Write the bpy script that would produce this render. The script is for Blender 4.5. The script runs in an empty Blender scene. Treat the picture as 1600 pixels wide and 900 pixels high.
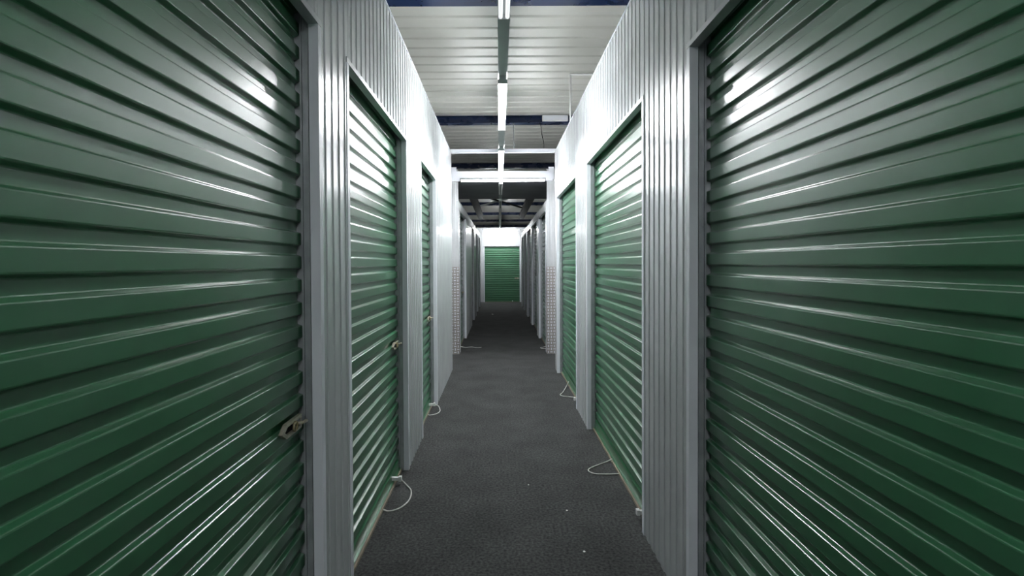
import bpy, math, random
from mathutils import Matrix, Vector
random.seed(7)
scene = bpy.context.scene
COL = scene.collection
PI = math.pi

# ---------------------------------------------------------------- camera
CAM_H = 1.45
cd = bpy.data.cameras.new('camera'); cam = bpy.data.objects.new('camera', cd); COL.objects.link(cam)
cd.sensor_width = 36.0; cd.lens = 18.0; cd.clip_start = 0.02; cd.clip_end = 200
cd.shift_x = 20/1600; cd.shift_y = -25/1600
cam.matrix_world = (Matrix.Translation((0, 0, CAM_H)) @ Matrix.Rotation(PI/2 - math.atan(13/800), 4, 'X')
                    @ Matrix.Rotation(math.radians(-0.30), 4, 'Z'))
scene.camera = cam

# ---------------------------------------------------------------- world, exposure
w = bpy.data.worlds.new('World'); scene.world = w; w.use_nodes = True
w.node_tree.nodes['Background'].inputs[0].default_value = (0.8, 0.9, 1.0, 1)
w.node_tree.nodes['Background'].inputs[1].default_value = 0.01
vs = scene.view_settings
vs.view_transform = 'Standard'; vs.look = 'None'; vs.gamma = 1.0; vs.exposure = 1.42
vs.use_curve_mapping = False
TUBE_STRENGTH = 72.0

# ---------------------------------------------------------------- materials
def new_mat(name):
    m = bpy.data.materials.new(name); m.use_nodes = True
    nt = m.node_tree
    return m, nt, nt.nodes['Principled BSDF']
def setp(b, **k):
    for key, v in k.items():
        key = key.replace('_', ' ')
        if key in b.inputs: b.inputs[key].default_value = v
def noise_col(nt, b, c1, c2, scale=(1, 1, 1), nscale=6.0, detail=4, lo=0.35, hi=0.65):
    tc = nt.nodes.new('ShaderNodeTexCoord'); mp = nt.nodes.new('ShaderNodeMapping')
    mp.inputs['Scale'].default_value = scale
    n = nt.nodes.new('ShaderNodeTexNoise'); n.inputs['Scale'].default_value = nscale; n.inputs['Detail'].default_value = detail
    r = nt.nodes.new('ShaderNodeValToRGB')
    r.color_ramp.elements[0].position = lo; r.color_ramp.elements[1].position = hi
    r.color_ramp.elements[0].color = (*c1, 1); r.color_ramp.elements[1].color = (*c2, 1)
    nt.links.new(tc.outputs['Object'], mp.inputs[0]); nt.links.new(mp.outputs[0], n.inputs['Vector'])
    nt.links.new(n.outputs['Fac'], r.inputs[0]); nt.links.new(r.outputs[0], b.inputs['Base Color'])
    return mp, n
def rough_noise(nt, b, mp, lo, hi, nscale):
    n = nt.nodes.new('ShaderNodeTexNoise'); n.inputs['Scale'].default_value = nscale; n.inputs['Detail'].default_value = 3
    mr = nt.nodes.new('ShaderNodeMapRange'); mr.inputs[3].default_value = lo; mr.inputs[4].default_value = hi
    nt.links.new(mp.outputs[0], n.inputs['Vector']); nt.links.new(n.outputs['Fac'], mr.inputs[0])
    nt.links.new(mr.outputs[0], b.inputs['Roughness'])
def bump(nt, b, src, strength, dist):
    bp = nt.nodes.new('ShaderNodeBump'); bp.inputs['Strength'].default_value = strength; bp.inputs['Distance'].default_value = dist
    nt.links.new(src, bp.inputs['Height']); nt.links.new(bp.outputs[0], b.inputs['Normal'])

M = {}
def painted(name, c1, c2, rough, spec=0.5, metallic=0.0, nscale=3.0, var=0.06, coat=0.0):
    m, nt, b = new_mat(name); setp(b, Metallic=metallic, Specular_IOR_Level=spec, Coat_Weight=coat, Coat_Roughness=0.22)
    mp, n = noise_col(nt, b, c1, c2, nscale=nscale)
    rough_noise(nt, b, mp, rough - var, rough + var, nscale*2)
    M[name] = m; return m
painted('white_steel', (0.585, 0.605, 0.62), (0.635, 0.655, 0.67), 0.22, 0.9, 0.20)
painted('white_trim', (0.74, 0.76, 0.82), (0.78, 0.80, 0.86), 0.32, 0.5)
painted('green_paint', (0.021, 0.122, 0.050), (0.028, 0.142, 0.062), 0.32, 0.9, nscale=2.0, coat=0.5)
painted('galvanised', (0.32, 0.34, 0.36), (0.42, 0.44, 0.46), 0.35, 0.5, 0.4, nscale=14)
painted('head_steel', (0.36, 0.38, 0.39), (0.44, 0.46, 0.47), 0.38, 0.5, 0.3, nscale=10)
painted('cream_deck', (0.44, 0.445, 0.405), (0.49, 0.495, 0.455), 0.33, 0.6)
painted('blue_beam', (0.006, 0.016, 0.055), (0.009, 0.024, 0.075), 0.28, 0.5)
painted('black_steel', (0.012, 0.013, 0.015), (0.016, 0.017, 0.019), 0.6, 0.12)
painted('grey_soffit', (0.16, 0.165, 0.18), (0.20, 0.205, 0.22), 0.6, 0.3)
painted('trunk_grey', (0.30, 0.33, 0.33), (0.36, 0.39, 0.39), 0.45, 0.4)
painted('white_plastic', (0.72, 0.73, 0.72), (0.78, 0.79, 0.78), 0.4, 0.5)
painted('tan_latch', (0.42, 0.38, 0.30), (0.58, 0.54, 0.45), 0.35, 0.5, 0.4, nscale=30)
painted('brass', (0.42, 0.34, 0.18), (0.60, 0.52, 0.34), 0.3, 0.5, 0.9, nscale=40)
painted('tan_rubber', (0.20, 0.17, 0.13), (0.27, 0.23, 0.18), 0.8, 0.2, nscale=12)
painted('rope_white', (0.55, 0.56, 0.52), (0.72, 0.72, 0.68), 0.9, 0.1, nscale=60)
painted('tread_plate', (0.27, 0.25, 0.24), (0.34, 0.32, 0.30), 0.4, 0.5, 0.35, nscale=9)
painted('outer_grey', (0.22, 0.23, 0.23), (0.27, 0.28, 0.28), 0.8, 0.2)
painted('paper', (0.75, 0.74, 0.70), (0.85, 0.84, 0.80), 0.9, 0.1, nscale=20)
# carpet
m, nt, b = new_mat('charcoal_carpet'); setp(b, Specular_IOR_Level=0.15, Roughness=0.95)
mp, n = noise_col(nt, b, (0.030, 0.031, 0.031), (0.095, 0.098, 0.096), nscale=70, detail=8, lo=0.32, hi=0.70)
n2 = nt.nodes.new('ShaderNodeTexNoise'); n2.inputs['Scale'].default_value = 3.0; n2.inputs['Detail'].default_value = 7
nt.links.new(mp.outputs[0], n2.inputs['Vector'])
mx = nt.nodes.new('ShaderNodeMix'); mx.data_type = 'RGBA'; mx.blend_type = 'MULTIPLY'; mx.inputs[0].default_value = 0.85
r2 = nt.nodes.new('ShaderNodeValToRGB'); r2.color_ramp.elements[0].color = (0.62, 0.62, 0.62, 1); r2.color_ramp.elements[0].position = 0.3
r2.color_ramp.elements[1].position = 0.7
src = b.inputs['Base Color'].links[0].from_socket
nt.links.new(n2.outputs['Fac'], r2.inputs[0]); nt.links.new(src, mx.inputs[6]); nt.links.new(r2.outputs[0], mx.inputs[7])
nt.links.new(mx.outputs[2], b.inputs['Base Color'])
bump(nt, b, n.outputs['Fac'], 0.5, 0.004)
M['carpet'] = m
def emis(name, col, s):
    m, nt, b = new_mat(name)
    setp(b, Base_Color=(0.9, 0.9, 0.9, 1), Emission_Color=(*col, 1), Emission_Strength=s, Roughness=0.3)
    M[name] = m
emis('tube_lit', (0.965, 0.98, 1.0), TUBE_STRENGTH)
emis('tube_dim', (0.965, 0.98, 1.0), TUBE_STRENGTH*0.19)   # tuned to light the near doors from an unseen added fitting
emis('tube_faint', (0.965, 0.98, 1.0), 0.3)
emis('tube_cross', (0.965, 0.98, 1.0), TUBE_STRENGTH*0.65)

# ---------------------------------------------------------------- mesh helpers
class MB:
    def __init__(s): s.v = []; s.f = []; s.smooth = False
    def box(s, x0, x1, y0, y1, z0, z1):
        x0, x1 = min(x0, x1), max(x0, x1); y0, y1 = min(y0, y1), max(y0, y1); z0, z1 = min(z0, z1), max(z0, z1)
        o = len(s.v)
        s.v += [(x0,y0,z0),(x1,y0,z0),(x1,y1,z0),(x0,y1,z0),(x0,y0,z1),(x1,y0,z1),(x1,y1,z1),(x0,y1,z1)]
        s.f += [tuple(o+i for i in q) for q in ((3,2,1,0),(4,5,6,7),(0,1,5,4),(1,2,6,5),(2,3,7,6),(3,0,4,7))]
        return s
    def prism(s, poly, fn, a, b):
        """poly: list of (p,q); fn(t,p,q)->xyz; extruded from t=a to t=b with caps"""
        o = len(s.v); n = len(poly)
        for t in (a, b):
            for p, q in poly: s.v.append(tuple(fn(t, p, q)))
        for i in range(n):
            j = (i+1) % n
            s.f.append((o+i, o+j, o+n+j, o+n+i))
        s.f.append(tuple(o+i for i in reversed(range(n)))); s.f.append(tuple(o+n+i for i in range(n)))
        return s
    def tube(s, pts, r, n=8, closed=False):
        o = len(s.v); P = [Vector(p) for p in pts]; N = len(P)
        for i, p in enumerate(P):
            if closed: t = P[(i+1) % N] - P[i-1]
            else: t = P[min(i+1, N-1)] - P[max(i-1, 0)]
            t.normalize()
            up = Vector((0, 0, 1)) if abs(t.z) < 0.9 else Vector((1, 0, 0))
            a = t.cross(up).normalized(); b = t.cross(a).normalized()
            for k in range(n):
                th = 2*PI*k/n
                s.v.append(tuple(p + a*math.cos(th)*r + b*math.sin(th)*r))
        for i in range(N if closed else N-1):
            i2 = (i+1) % N
            for k in range(n):
                k2 = (k+1) % n
                s.f.append((o+i*n+k, o+i*n+k2, o+i2*n+k2, o+i2*n+k))
        if not closed:
            s.f.append(tuple(o+k for k in reversed(range(n)))); s.f.append(tuple(o+(N-1)*n+k for k in range(n)))
        return s
    def mesh(s, name):
        me = bpy.data.meshes.new(name); me.from_pydata(s.v, [], s.f); me.validate()
        import bmesh
        bm = bmesh.new(); bm.from_mesh(me); bmesh.ops.recalc_face_normals(bm, faces=bm.faces); bm.to_mesh(me); bm.free()
        if s.smooth:
            me.polygons.foreach_set('use_smooth', [True]*len(me.polygons))
        return me
    def build(s, name, mat, parent=None, smooth=False):
        s.smooth = smooth
        me = s.mesh(name); me.materials.append(M[mat] if isinstance(mat, str) else mat)
        return link(name, me, parent)
def link(name, me, parent=None):
    o = bpy.data.objects.new(name, me); COL.objects.link(o)
    if parent is not None:
        o.parent = parent
        o.matrix_parent_inverse = Matrix.Translation(-parent.location)
    return o
def tag(o, label, cat=None, group=None, kind=None):
    o['label'] = label
    if cat: o['category'] = cat
    if group: o['group'] = group
    if kind: o['kind'] = kind
    return o
def empty(name, loc, label, cat, group=None, kind=None):
    o = bpy.data.objects.new(name, None); COL.objects.link(o); o.location = loc; o.empty_display_size = 0.1
    return tag(o, label, cat, group, kind)

# ---------------------------------------------------------------- dimensions
XL, XR = -0.645, 0.765          # corridor wall faces
TOP = 2.96                      # wall top
FAR_TOP = 2.46                  # lower wall top beyond the cross passage
HEAD = 2.31                     # door head
DECK = 3.55                     # ceiling deck underside
CROSS0, CROSS1 = 7.0, 8.2       # cross passage
END0, END1 = 17.6, 19.3         # far cross passage and end wall

# ---------------------------------------------------------------- floor, deck, outer shell
fl = MB().box(-5, 5, -4.2, 34, -0.1, 0).build('floor', 'carpet')
tag(fl, 'charcoal needle-felt carpet floor running down the storage corridor', 'floor', kind='structure')

def deck():
    pitch = 0.21; y = -4.2; pts = []
    while y < 34:
        pts += [(y, 0), (y+0.150, 0), (y+0.162, 0.010), (y+0.186, 0.010), (y+0.196, 0.0045)]
        y += pitch
    pts = [p for p in pts if p[0] < 33.99]; pts.append((34, 0)); poly = pts + [(34, 0.06), (-4.2, 0.06)]
    return MB().prism(poly, lambda t, p, q: (t, p, DECK+q), -5, 5)
ce = deck().build('ceiling', 'cream_deck')
tag(ce, 'cream ribbed steel roof deck above the corridor', 'ceiling', kind='structure')
for nm, bb, lb in (('wall_outer_left', (-5.1, -5, -4.2, 34, 0, 3.6), 'plain grey outer warehouse wall far behind the left units'),
                   ('wall_outer_right', (5, 5.1, -4.2, 34, 0, 3.6), 'plain grey outer warehouse wall far behind the right units'),
                   ('wall_outer_back', (-5, 5, -4.3, -4.2, 0, 3.6), 'plain grey outer warehouse wall behind the viewer'),
                   ('wall_outer_far', (-5, 5, 34, 34.1, 0, 3.6), 'plain grey outer warehouse wall beyond the end door')):
    tag(MB().box(*bb).build(nm, 'outer_grey'), lb, 'wall', kind='structure')

# ---------------------------------------------------------------- ribbed wall panels
RIB = 0.081
def ribbed(p0, p1, out, z0, z1, phase=0.0):
    """vertical-ribbed steel sheet from p0 to p1 (xy), 'out' = unit xy vector it faces."""
    p0 = Vector(p0); p1 = Vector(p1); L = (p1-p0).length; d = (p1-p0)/L; out = Vector(out)
    prof = []
    base = [(0, 0), (0.042, 0), (0.0455, -0.0045), (0.0775, -0.0045)]
    k = -1
    while True:
        u0 = k*RIB - phase
        if u0 > L: break
        for u, q in base:
            uu = u0+u
            if 0.004 < uu < L-0.004: prof.append((uu, q))
        k += 1
    prof = [(0.0, 0.0)] + [(0.0035, 0.0)]*0 + prof + [(L, 0.0)]
    poly = prof + [(L, -0.022), (0, -0.022)]
    def fn(t, u, q):
        xy = p0 + d*u + out*q
        return (xy.x, xy.y, t)
    return MB().prism(poly, fn, z0, z1)

def side_wall(name, xf, openings, y0, y1, label, TOP=2.96):
    """wall face at x=xf, openings [(a,b)] along y; out direction is towards the corridor"""
    s = 1 if xf > 0 else -1
    root = empty(name, (xf, y0, 0), label, 'wall', kind='structure')
    out = (-s, 0)
    y = y0
    for a, b in openings + [(y1, None)]:
        if a - y > 0.02:
            ribbed((xf, y+0.0015), (xf, a-0.0015), out, 0.0, TOP).build('wall_panel', 'white_steel', root)
            MB().box(xf - s*0.004, xf + s*0.035, y, a, TOP, TOP+0.006).build('top_trim', 'white_trim', root)
        if b is not None:
            ribbed((xf, a+0.0015), (xf, b-0.0015), out, HEAD+0.012, TOP, phase=0.02).build('header_panel', 'white_steel', root)
            MB().box(xf - s*0.004, xf + s*0.035, a, b, TOP, TOP+0.006).build('top_trim', 'white_trim', root)
            y = b
    return root
LEFT_A = [(-3.3, -1.9), (-0.1, 1.843), (2.215, 3.58), (4.26, 5.25)]
RIGHT_A = [(-3.3, -1.6), (-0.1, 2.054), (2.735, 4.45), (5.10, 6.75)]
LEFT_B = [(8.42, 9.95), (12.0, 13.2), (14.3, 15.5), (16.1, 17.2)]
RIGHT_B = [(8.42, 9.90), (10.35, 12.05), (12.4, 13.95), (14.4, 15.8), (16.2, 17.3)]
wl = side_wall('wall_left', XL, LEFT_A, -4.0, CROSS0, 'white ribbed steel wall along the left of the corridor, up to the cross passage')
wr = side_wall('wall_right', XR, RIGHT_A, -4.0, CROSS0, 'white ribbed steel wall along the right of the corridor, up to the cross passage')
wl2 = side_wall('wall_left_far', XL, LEFT_B, CROSS1, END0, 'white ribbed steel wall on the left beyond the cross passage', FAR_TOP)
wr2 = side_wall('wall_right_far', XR, RIGHT_B, CROSS1, END0, 'white ribbed steel wall on the right beyond the cross passage', FAR_TOP)
# cross passage walls (children of the walls whose corners they turn)
for root, xf in ((wl, XL), (wr, XR)):
    s = 1 if xf > 0 else -1
    a, b = sorted((xf + s*0.002, s*2.6))
    ribbed((a, CROSS0), (b, CROSS0), (0, 1), 0, TOP).build('wall_panel', 'white_steel', root)
for root, xf in ((wl2, XL), (wr2, XR)):
    s = 1 if xf > 0 else -1
    a, b = sorted((xf + s*0.002, s*2.6))
    ribbed((a, CROSS1), (b, CROSS1), (0, -1), 0, TOP).build('wall_panel', 'white_steel', root)
    ribbed((a, END0), (b, END0), (0, 1), 0, FAR_TOP).build('wall_panel', 'white_steel', root)
# end wall with the far door
FX0, FX1, FH = -0.555, 0.775, 2.10
wf = empty('wall_front', (0, END1, 0), 'white ribbed steel wall above the far end door', 'wall', kind='structure')
ETOP = 2.80
ribbed((-4, END1), (FX0, END1), (0, -1), 0, ETOP).build('wall_panel', 'white_steel', wf)
ribbed((FX1, END1), (4, END1), (0, -1), 0, ETOP).build('wall_panel', 'white_steel', wf)
ribbed((FX0, END1), (FX1, END1), (0, -1), FH+0.012, ETOP).build('header_panel', 'white_steel', wf)
MB().box(-4, 4, END1-0.004, END1+0.035, ETOP, ETOP+0.006).build('top_trim', 'white_trim', wf)
wb = empty('wall_back', (0, -4.0, 0), 'white ribbed steel wall closing the corridor behind the viewer', 'wall', kind='structure')
ribbed((XL, -4.0), (XR, -4.0), (0, 1), 0, TOP).build('wall_panel', 'white_steel', wb)

# ---------------------------------------------------------------- roll-up doors
PITCH = 0.0835
def arc_poly(pts, rad=0.003, seg=2):
    """round the interior corners of an open polyline"""
    out = [pts[0]]
    for i in range(1, len(pts)-1):
        a, b, c = Vector(pts[i-1]), Vector(pts[i]), Vector(pts[i+1])
        r = min(rad, (a-b).length*0.45, (c-b).length*0.45)
        p = b + (a-b).normalized()*r; q = b + (c-b).normalized()*r
        for k in range(seg+1):
            t = k/seg
            out.append(tuple(p*(1-t)**2 + b*2*t*(1-t) + q*t*t))
    out.append(pts[-1]); return out
# slat section: (depth away from corridor, height).  0 = proud face, D = recessed face
D = 0.017
SEC = arc_poly([(D, 0.0), (D, 0.0145), (0.0, 0.0205), (0.0, 0.063), (D, 0.069), (D, PITCH)])
def slat_mesh(fn, a, b):
    mb = MB(); poly = SEC + [(D+0.0015, PITCH), (D+0.0015, 0.0)]
    mb.prism(poly, fn, a, b)
    return mb.mesh('slat')

def rope_loop(mb, pts, r=0.0042):
    """smooth rope through control points (Catmull-Rom)"""
    P = [Vector(p) for p in pts]; P = [P[0]] + P + [P[-1]]; out = []
    for i in range(1, len(P)-2):
        for k in range(8):
            t = k/8; a, b, c, d = P[i-1], P[i], P[i+1], P[i+2]
            out.append(0.5*((2*b) + (c-a)*t + (2*a-5*b+4*c-d)*t*t + (3*b-a-3*c+d)*t**3))
    out.append(P[-2]); return mb.tube(out, r, 7)

door_n = [0]
def roll_door(tf, width, label, head=HEAD, slats=True, latch_end='hi', rope=None, cleat=None, top=TOP, zc0=0.0695):
    """tf(u, d, z) -> world: u along the opening 0..width, d depth behind wall face, z height."""
    door_n[0] += 1
    loc = Vector(tf(width/2, 0.08, 0))
    root = empty('door_%d' % door_n[0], loc, label, 'roll-up door', kind='structure')
    def tbox(mb, u0, u1, d0, d1, z0, z1):
        a = tf(u0, d0, z0); b = tf(u1, d1, z1)
        return mb.box(a[0], b[0], a[1], b[1], a[2], b[2])
    # frame: white folded trims + galvanised guides
    tbox(MB(), -0.03, 0.002, -0.003, 0.032, 0.0, head).build('jamb_trim', 'white_trim', root)
    tbox(MB(), width-0.002, width+0.03, -0.003, 0.032, 0.0, head).build('jamb_trim', 'white_trim', root)
    tbox(MB(), -0.03, width+0.03, -0.004, 0.034, head, head+0.022).build('head_trim', 'head_steel', root)
    for u, s in ((0, 1), (width, -1)):
        g = tbox(MB(), u - s*0.05, u + s*0.004, 0.034, 0.055, 0.0, min(head+0.25, top-0.025))
        tbox(g, u - s*0.05, u - s*0.012, 0.055, 0.110, 0.0, min(head+0.25, top-0.025))
        tbox(g, u - s*0.012, u + s*0.006, 0.100, 0.110, 0.0, min(head+0.25, top-0.025))
        gd = g.build('guide', 'galvanised', root)
        st = tbox(MB(), u - s*0.010, u + s*0.007, 0.0565, 0.0625, 0.0, head+0.1)
        st.build('guide_strip', 'galvanised', gd)
    # curtain
    n = int((min(head + 0.27, top - 0.11) - zc0)/PITCH)
    dp = 0.070
    base = Vector(tf(0, 0, 0))
    if slats:
        me = slat_mesh(lambda t, p, q: tf(t, dp+p, q), 0.001 - 0.010, width + 0.009)
        me.materials.append(M['green_paint'])
        for k in range(n):
            o = link('slat', me, root); o.location = (0, 0, zc0 + k*PITCH)
    else:
        mb = MB()
        prof = []
        for k in range(n): prof += [(p, q + k*PITCH) for p, q in SEC[:-1]]
        prof += [(D, n*PITCH), (D+0.0015, n*PITCH), (D+0.0015, 0)]
        mb.prism(prof, lambda t, p, q: tf(t, dp+p, q+zc0), -0.009, width+0.009)
        mb.build('curtain', 'green_paint', root)
    # drum behind header, unseen black sheets added above to block stray light
    zt = zc0 + n*PITCH
    mb = MB()
    rd = min(0.115, top - 0.03 - zt)
    poly = [(0.089 + rd + rd*math.cos(2*PI*k/20), zt + rd*math.sin(2*PI*k/20)) for k in range(20)]
    mb.prism(poly, lambda t, p, q: tf(t, p, q), 0.02, width-0.02)
    mb.build('drum', 'green_paint', root)
    tbox(MB(), -0.02, width+0.02, 0.024, 0.40, top-0.02, top-0.01).build('light_block', 'black_steel', root)
    tbox(MB(), -0.02, width+0.02, 0.39, 0.40, head-0.1, top-0.02).build('light_block_back', 'black_steel', root)
    # bottom bar and rubber seal
    b_ = tbox(MB(), 0.008, width-0.008, 0.066, 0.092, 0.016, zc0-0.001)
    tbox(b_, 0.008, width-0.008, 0.054, 0.066, 0.016, 0.022)
    bb = b_.build('bottom_bar', 'green_paint', root)
    tbox(MB(), 0.008, width-0.008, 0.044, 0.088, 0.0, 0.0155).build('rubber_seal', 'tan_rubber', bb)
    # slide latch
    hi = latch_end == 'hi'
    U = (lambda v: width - v) if hi else (lambda v: v)
    zl = 0.90
    hexa = [(0.040, -0.024), (0.168, -0.024), (0.205, 0.0), (0.168, 0.024), (0.040, 0.024)]
    mb = MB().prism([(U(u), zl+q) for u, q in hexa], lambda t, p, q: tf(p, t, q), 0.0655, 0.0690)
    inn = [(0.052, -0.013), (0.160, -0.013), (0.182, 0.0), (0.160, 0.013), (0.052, 0.013)]
    for k in range(5):                                    # raised rim
        a, b, c, d = hexa[k], hexa[(k+1) % 5], inn[(k+1) % 5], inn[k]
        mb.prism([(U(u), zl+q) for u, q in (a, b, c, d)], lambda t, p, q: tf(p, t, q), 0.0560, 0.0656)
    la = mb.build('latch_plate', 'tan_latch', root)
    tbox(MB(), U(0.053), U(0.158), 0.0640, 0.0654, zl-0.012, zl+0.012).build('latch_recess', 'black_steel', la)
    tbox(MB(), U(-0.004), U(0.105), 0.0575, 0.0635, zl-0.008, zl+0.008).build('slide_bolt', 'galvanised', la)
    mb = MB(); ring = []
    for k in range(16):
        th = 2*PI*k/16
        ring.append(tf(U(0.108 + 0.014*math.cos(th)), 0.0515, zl + 0.014*math.sin(th)))
    mb.tube(ring, 0.0050, 6, closed=True); mb.build('latch_ring', 'brass', la, smooth=True)
    mb = MB().tube([tf(U(0.085), 0.058, zl+0.002), tf(U(0.085), 0.036, zl+0.006)], 0.006, 8)
    mb.tube([tf(U(0.085), 0.036, zl+0.006), tf(U(0.060), 0.032, zl+0.006)], 0.006, 8)
    mb.build('finger_pull', 'tan_latch', la, smooth=True)
    if rope:
        mb = MB(); rope_loop(mb, [tf(*p) for p in rope]); mb.build('pull_rope', 'rope_white', root, smooth=True)
    if cleat is not None:
        mb = MB(); tbox(mb, cleat-0.010, cleat+0.010, 0.012, 0.066, 0.030, 0.050)
        tbox(mb, cleat-0.014, cleat+0.014, 0.004, 0.022, 0.026, 0.056)
        mb.build('rope_cleat', 'white_plastic', root)
    return root
def side_tf(xf, y0):
    s = 1 if xf > 0 else -1
    return lambda u, d, z: (xf + s*d, y0 + u, z)

def side_doors(xf, ops, labels, extras, slats=True, top=TOP):
    for (a, b), lb, ex in zip(ops, labels, extras):
        roll_door(side_tf(xf, a), b-a, lb, slats=slats, latch_end='hi' if xf < 0 else 'lo', top=top, zc0=0.0815 if xf < 0 else 0.0855, **ex)
FL = 0.0045
side_doors(XL, LEFT_A[1:], ['green ribbed roll-up door nearest on the left, with a tan slide latch in view',
                       'green roll-up door second on the left, with a white pull rope looped on the carpet',
                       'narrow green roll-up door third on the left, last before the cross passage'],
           [dict(),
            dict(cleat=1.13, rope=[(1.13, 0.008, 0.035), (1.12, -0.02, 0.012), (1.03, -0.075, FL), (0.90, -0.085, FL), (0.80, -0.05, FL), (0.76, 0.01, FL), (0.78, 0.055, FL+0.006)]),
            dict(cleat=0.86, rope=[(0.86, 0.008, 0.035), (0.84, -0.03, 0.03), (0.76, -0.055, FL), (0.66, -0.03, FL), (0.62, 0.03, FL), (0.64, 0.055, 0.012)])])
side_doors(XR, RIGHT_A[1:], ['green ribbed roll-up door nearest on the right, filling the right edge of the picture',
                        'green roll-up door second on the right, with a pointed white rope loop at its foot',
                        'green roll-up door third on the right, last before the cross passage'],
           [dict(),
            dict(cleat=0.14, rope=[(0.98, 0.052, 0.02), (0.96, 0.0, FL), (0.88, -0.10, FL), (0.82, -0.15, FL), (0.76, -0.12, FL), (0.75, -0.03, FL), (0.74, 0.052, 0.012)]),
            dict(cleat=0.20, rope=[(0.95, 0.052, 0.05), (0.82, 0.0, 0.01), (0.62, -0.06, FL), (0.52, -0.10, FL), (0.46, -0.08, FL), (0.42, 0.0, FL), (0.40, 0.05, FL)])])
# doors behind the viewer close the two rear openings
side_doors(XL, LEFT_A[:1], ['green roll-up door on the left behind the viewer'], [dict()], slats=False)
side_doors(XR, RIGHT_A[:1], ['green roll-up door on the right behind the viewer'], [dict()], slats=False)
ordn = ['first', 'second', 'third', 'fourth', 'fifth']
side_doors(XL, LEFT_B, ['dark green roll-up door %s on the left beyond the cross passage' % ordn[i] for i in range(4)],
           [dict(rope=[(0.45, 0.052, 0.02), (0.42, -0.05, FL), (0.46, -0.16, FL), (0.38, -0.25, FL), (0.42, -0.33, FL)])] + [dict()]*3, slats=False, top=FAR_TOP)
side_doors(XR, RIGHT_B, ['dark green roll-up door %s on the right beyond the cross passage' % ordn[i] for i in range(5)],
           [dict(rope=[(0.42, 0.052, 0.02), (0.40, -0.02, FL), (0.36, -0.06, FL), (0.28, -0.05, FL), (0.24, 0.05, FL)])] + [dict()]*4, slats=False, top=FAR_TOP)
roll_door(lambda u, d, z: (FX0 + u, END1 + d, z), FX1-FX0, 'bright green roll-up door closing the far end of the corridor', head=FH, slats=False, latch_end='hi', cleat=1.05, top=ETOP)

# ---------------------------------------------------------------- corner guards at the far side of the cross passage
def guard(xf, parent, label):
    s = 1 if xf > 0 else -1; h = 1.40
    mb = MB()
    mb.box(xf - s*0.004, xf + s*0.20, CROSS1-0.004, CROSS1-0.001, 0.0, h)
    mb.box(xf - s*0.004, xf - s*0.001, CROSS1-0.001, CROSS1+0.12, 0.0, h)
    o = mb.build('corner_guard', 'tread_plate', parent); o['label'] = label
    tb = MB()
    k = 0
    z = 0.03
    while z < h-0.02:
        for i in range(4):
            x = xf + s*(0.018 + i*0.048); up = (i + k) % 2
            hw, hh = (0.018, 0.006) if up else (0.006, 0.018)
            tb.box(x-hw, x+hw, CROSS1-0.0065, CROSS1-0.003, z-hh, z+hh)
        z += 0.048; k += 1
    t = tb.build('tread_bars', 'white_trim', o); t['kind'] = 'stuff'
guard(XL, wl2, 'tan chequered metal guard on the left corner of the cross passage')
guard(XR, wr2, 'tan chequered metal guard on the right corner of the cross passage')

# ---------------------------------------------------------------- blue roof beams
bl = ['nearest, at the top edge of the picture', 'second, above the second lit tube', 'third, just above the white lintel',
      'fourth, hidden over the dark soffit', 'fifth, over the far corridor', 'sixth, behind the end wall', 'seventh, behind the end wall',
      'last, seen just above the end wall']
for i in range(8):
    y = 3.88 + 3.42*i
    mb = MB().box(-5, 5, y, y+0.13, 3.45, 3.458)
    mb.box(-5, 5, y+0.05, y+0.08, 3.458, 3.542).box(-5, 5, y, y+0.13, 3.542, 3.549)
    tag(mb.build('roof_beam', 'blue_beam'), 'dark blue steel roof beam, ' + bl[i], 'beam', 'blue roof beams')

# ---------------------------------------------------------------- lights
TX = 0.03
TB = 2.700          # underside of trunking
mb = MB().box(TX-0.031, TX+0.031, -3.8, 18.6, TB, TB+0.006)
for sx in (-1, 1): mb.box(TX+sx*0.031, TX+sx*0.027, -3.8, 18.6, TB+0.006, TB+0.043)
tr = mb.build('light_trunking', 'trunk_grey')
tag(tr, 'long grey lighting trunking running down the middle of the corridor overhead', 'trunking')
for y in [3.945, 7.365, 10.785, 14.205, 17.625]:
    zt = 3.45
    MB().tube([(TX, y, TB+0.005), (TX, y, zt)], 0.004, 6).build('suspension_rod', 'trunk_grey', tr)

M['tube_off'] = M['white_plastic']
def fixture(cx, cy, length, axis, label, lit=True, zb=TB):
    root = empty('tube_light', (cx, cy, zb), label, 'tube light', 'twin tube lights')
    def P(a, b, z): return (cx + b, cy + a, z) if axis == 'Y' else (cx + a, cy + b, z)
    def bx(mb, a0, a1, b0, b1, z0, z1):
        p = P(a0, b0, z0); q = P(a1, b1, z1); return mb.box(p[0], q[0], p[1], q[1], p[2], q[2])
    h = length/2
    bx(MB(), -h, h, -0.024, 0.024, zb-0.022, zb-0.0005).build('body', 'trunk_grey', root)
    for s in (-1, 1):
        hd = bx(MB(), s*(h-0.001), s*(h-0.020), -0.031, 0.031, zb-0.048, zb-0.022).build('lamp_holder', 'trunk_grey', root)
        t = MB().tube([P(-h+0.020, s*0.017, zb-0.036), P(h-0.020, s*0.017, zb-0.036)], 0.0105, 12)
        t.build('tube', {True: 'tube_lit', False: 'tube_off', 'dim': 'tube_dim', 'faint': 'tube_faint', 'cross': 'tube_cross'}[lit], root, smooth=False)
    return root
fixture(TX, -2.22, 1.22, 'Y', 'unseen lit twin tube light added behind the viewer')  # this and the next are unseen, added to light the near doors
fixture(TX, -0.14, 1.22, 'Y', 'unseen dimmed twin tube light added straight above the viewer', lit='dim')
fixture(TX, 1.95, 1.22, 'Y', 'faintly glowing twin tube light at the top edge of the picture', lit='faint')
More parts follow.
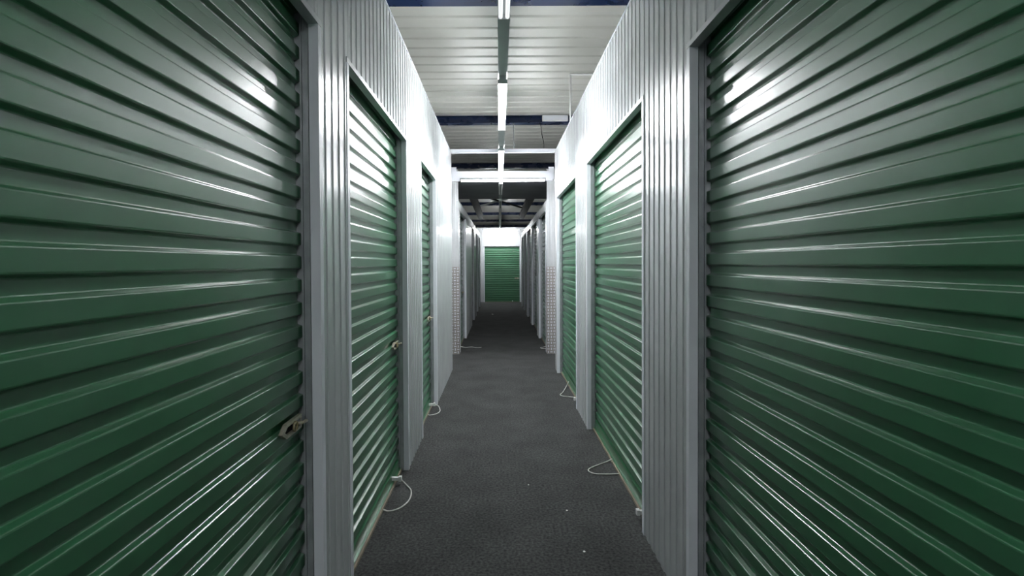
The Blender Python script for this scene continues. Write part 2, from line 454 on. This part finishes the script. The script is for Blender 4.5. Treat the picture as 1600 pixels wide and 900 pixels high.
fixture(TX, 4.035, 1.22, 'Y', 'largest lit twin tube light, nearest along the trunking')
fixture(TX, 6.08, 1.22, 'Y', 'second lit twin tube light, just in front of the white tie bar')
fixture(TX, 8.36, 1.22, 'Y', 'thin unlit tube light under the dark soffit', lit=False)
fixture(TX, 10.5, 1.22, 'Y', 'unlit tube light beyond the dark soffit', lit=False)
fixture(TX+0.03, 7.5, 1.25, 'X', 'lit tube light set crosswise over the cross passage', lit='cross', zb=TB-0.001)
fixture(TX+0.03, 18.55, 1.25, 'X', 'lit tube light set crosswise in front of the far end door', zb=TB)
# unseen lights and trunking added over side aisles and end bay to brighten the deck
def aisle(x, y0, y1, where, ys):
    t = MB().box(x-0.031, x+0.031, y0, y1, TB, TB+0.04).build('light_trunking', 'trunk_grey')
    tag(t, 'unseen grey lighting trunking added over the %s' % where, 'trunking')
    y = 3.945
    while y < 30:
        if y0 < y < y1: MB().tube([(x, y, TB+0.03), (x, y, 3.45)], 0.004, 6).build('suspension_rod', 'trunk_grey', t)
        y += 3.42
    for k, y in enumerate(ys):
        fixture(x, y, 1.22, 'Y', 'unseen lit tube light added over the %s, %s from the front' % (where, ['first', 'second', 'third', 'fourth', 'fifth'][k]))
aisle(-3.2, 1.0, 17.0, 'next aisle to the left', (3.0, 7.0, 11.0, 15.0))
aisle(3.3, 1.0, 17.0, 'next aisle to the right', (3.0, 7.0, 11.0, 15.0))
aisle(0.1, 20.0, 28.0, 'bay behind the end wall', (21.6, 25.0))

# ---------------------------------------------------------------- tie bar, lintel, soffit, bracing
tie = MB().box(XL-0.03, XR+0.03, 7.02, 7.07, TOP+0.008, TOP+0.058).build('tie_bar', 'white_trim')
tag(tie, 'white square tie bar laid across the wall tops at the cross passage', 'bar')
li = MB().box(XL-0.12, XR+0.09, CROSS1-0.05, CROSS1-0.010, 2.765, 2.918)
lin = empty('lintel', (0, CROSS1, 2.765), 'white steel lintel spanning the corridor beyond the cross passage', 'lintel')
li.build('face_panel', 'white_trim', lin)
for s, x in ((-1, XL), (1, XR)):
    MB().box(x + s*0.115, x + s*0.03, CROSS1-0.010, CROSS1-0.001, 2.80, TOP+0.03).build('end_plate', 'white_trim', lin)
so = MB().box(XL-0.75, XR+0.75, CROSS1+0.024, 10.45, 2.765, 2.80).build('soffit_panel', 'grey_soffit')
tag(so, 'flat dark grey soffit panel over the far corridor behind the lintel', 'soffit')
for x0, x1, lb in ((-0.69, -0.53, 'left'), (0.68, 0.84, 'right')):
    mb = MB().box(x0, x1, 10.5, 17.5, TOP+0.008, TOP+0.018).box((x0+x1)/2-0.008, (x0+x1)/2+0.008, 10.5, 17.5, TOP+0.018, TOP+0.13)
    mb.box(x0, x1, 10.5, 17.5, TOP+0.13, TOP+0.14)
    tag(mb.build('steel_girder', 'black_steel'), 'black steel girder lying along the %s wall top of the far corridor' % lb, 'girder')
for (xa, ya, xb, yb, z, mt, lb) in ((-0.6, 12.2, 0.78, 15.6, 3.125, 'black_steel', 'black diagonal brace overhead in the far corridor, falling to the right'),
                                    (0.78, 12.4, -0.6, 15.4, 3.175, 'trunk_grey', 'pale diagonal brace overhead in the far corridor, falling to the left')):
    tag(MB().tube([(xa, ya, z), (xb, yb, z)], 0.025, 8).build('brace', mt), lb, 'brace')

# ---------------------------------------------------------------- cables, conduit and junction box by the second beam
mb = MB(); rope_loop(mb, [(0.215, 7.33, 3.45), (0.213, 7.22, 3.25), (0.212, 7.09, 3.10), (0.212, 7.045, 3.022)], 0.006)
cb = mb.build('hanging_cable', 'trunk_grey', smooth=True)
tag(cb, 'grey cable with a connector hanging beside the trunking from the second beam', 'cable')
MB().box(0.20, 0.224, 7.06, 7.085, 3.05, 3.11).build('connector', 'trunk_grey', cb)
mb = MB(); rope_loop(mb, [(0.60, 7.33, 3.45), (0.612, 7.22, 3.25), (0.622, 7.09, 3.12), (0.622, 7.045, 3.022)], 0.004)
tag(mb.build('hanging_cable', 'black_steel', smooth=True), 'thin black wire hanging from the second blue beam', 'cable')
mb = MB().tube([(0.800, 5.7, TOP+0.008), (0.800, 5.7, DECK-0.012)], 0.010, 8).tube([(0.790, 5.7, DECK-0.012), (2.2, 5.7, DECK-0.012)], 0.010, 8)
tag(mb.build('conduit', 'white_plastic', smooth=True), 'thin white conduit rising from the right wall top to the deck', 'conduit')
jb = MB().box(0.62, 0.98, 7.24, 7.298, 3.462, 3.54).build('junction_box', 'white_plastic')
tag(jb, 'small white junction box on the second blue beam near the right wall', 'box')
MB().box(0.63, 0.97, 7.234, 7.24, 3.47, 3.532).build('lid', 'white_trim', jb)

# ---------------------------------------------------------------- scraps on the carpet
for x, y, sz, lb in ((-0.20, 14.6, 0.035, 'white paper scrap on the carpet far down the corridor'),
                     (0.185, 3.33, 0.006, 'tiny white fluff on the carpet between the second doors'),
                     (0.42, 2.55, 0.007, 'tiny white fluff on the carpet left of the nearest right pier'),
                     (0.39, 2.98, 0.007, 'tiny white fluff on the carpet near the right rope loop')):
    mb = MB(); n = 7
    pts = [(x + sz*math.cos(2*PI*k/n)*random.uniform(0.6, 1.1), y + sz*math.sin(2*PI*k/n)*random.uniform(0.6, 1.1)) for k in range(n)]
    o = len(mb.v)
    mb.v += [(p[0], p[1], 0.0005) for p in pts] + [(x + (p[0]-x)*0.8, y + (p[1]-y)*0.8, sz*random.uniform(0.25, 0.6)) for p in pts]
    mb.f += [(k, (k+1) % n, n+(k+1) % n, n+k) for k in range(n)] + [tuple(range(n, 2*n)), tuple(reversed(range(n)))]
    tag(mb.build('paper_scrap', 'paper'), lb, 'scrap', 'scraps on the carpet')
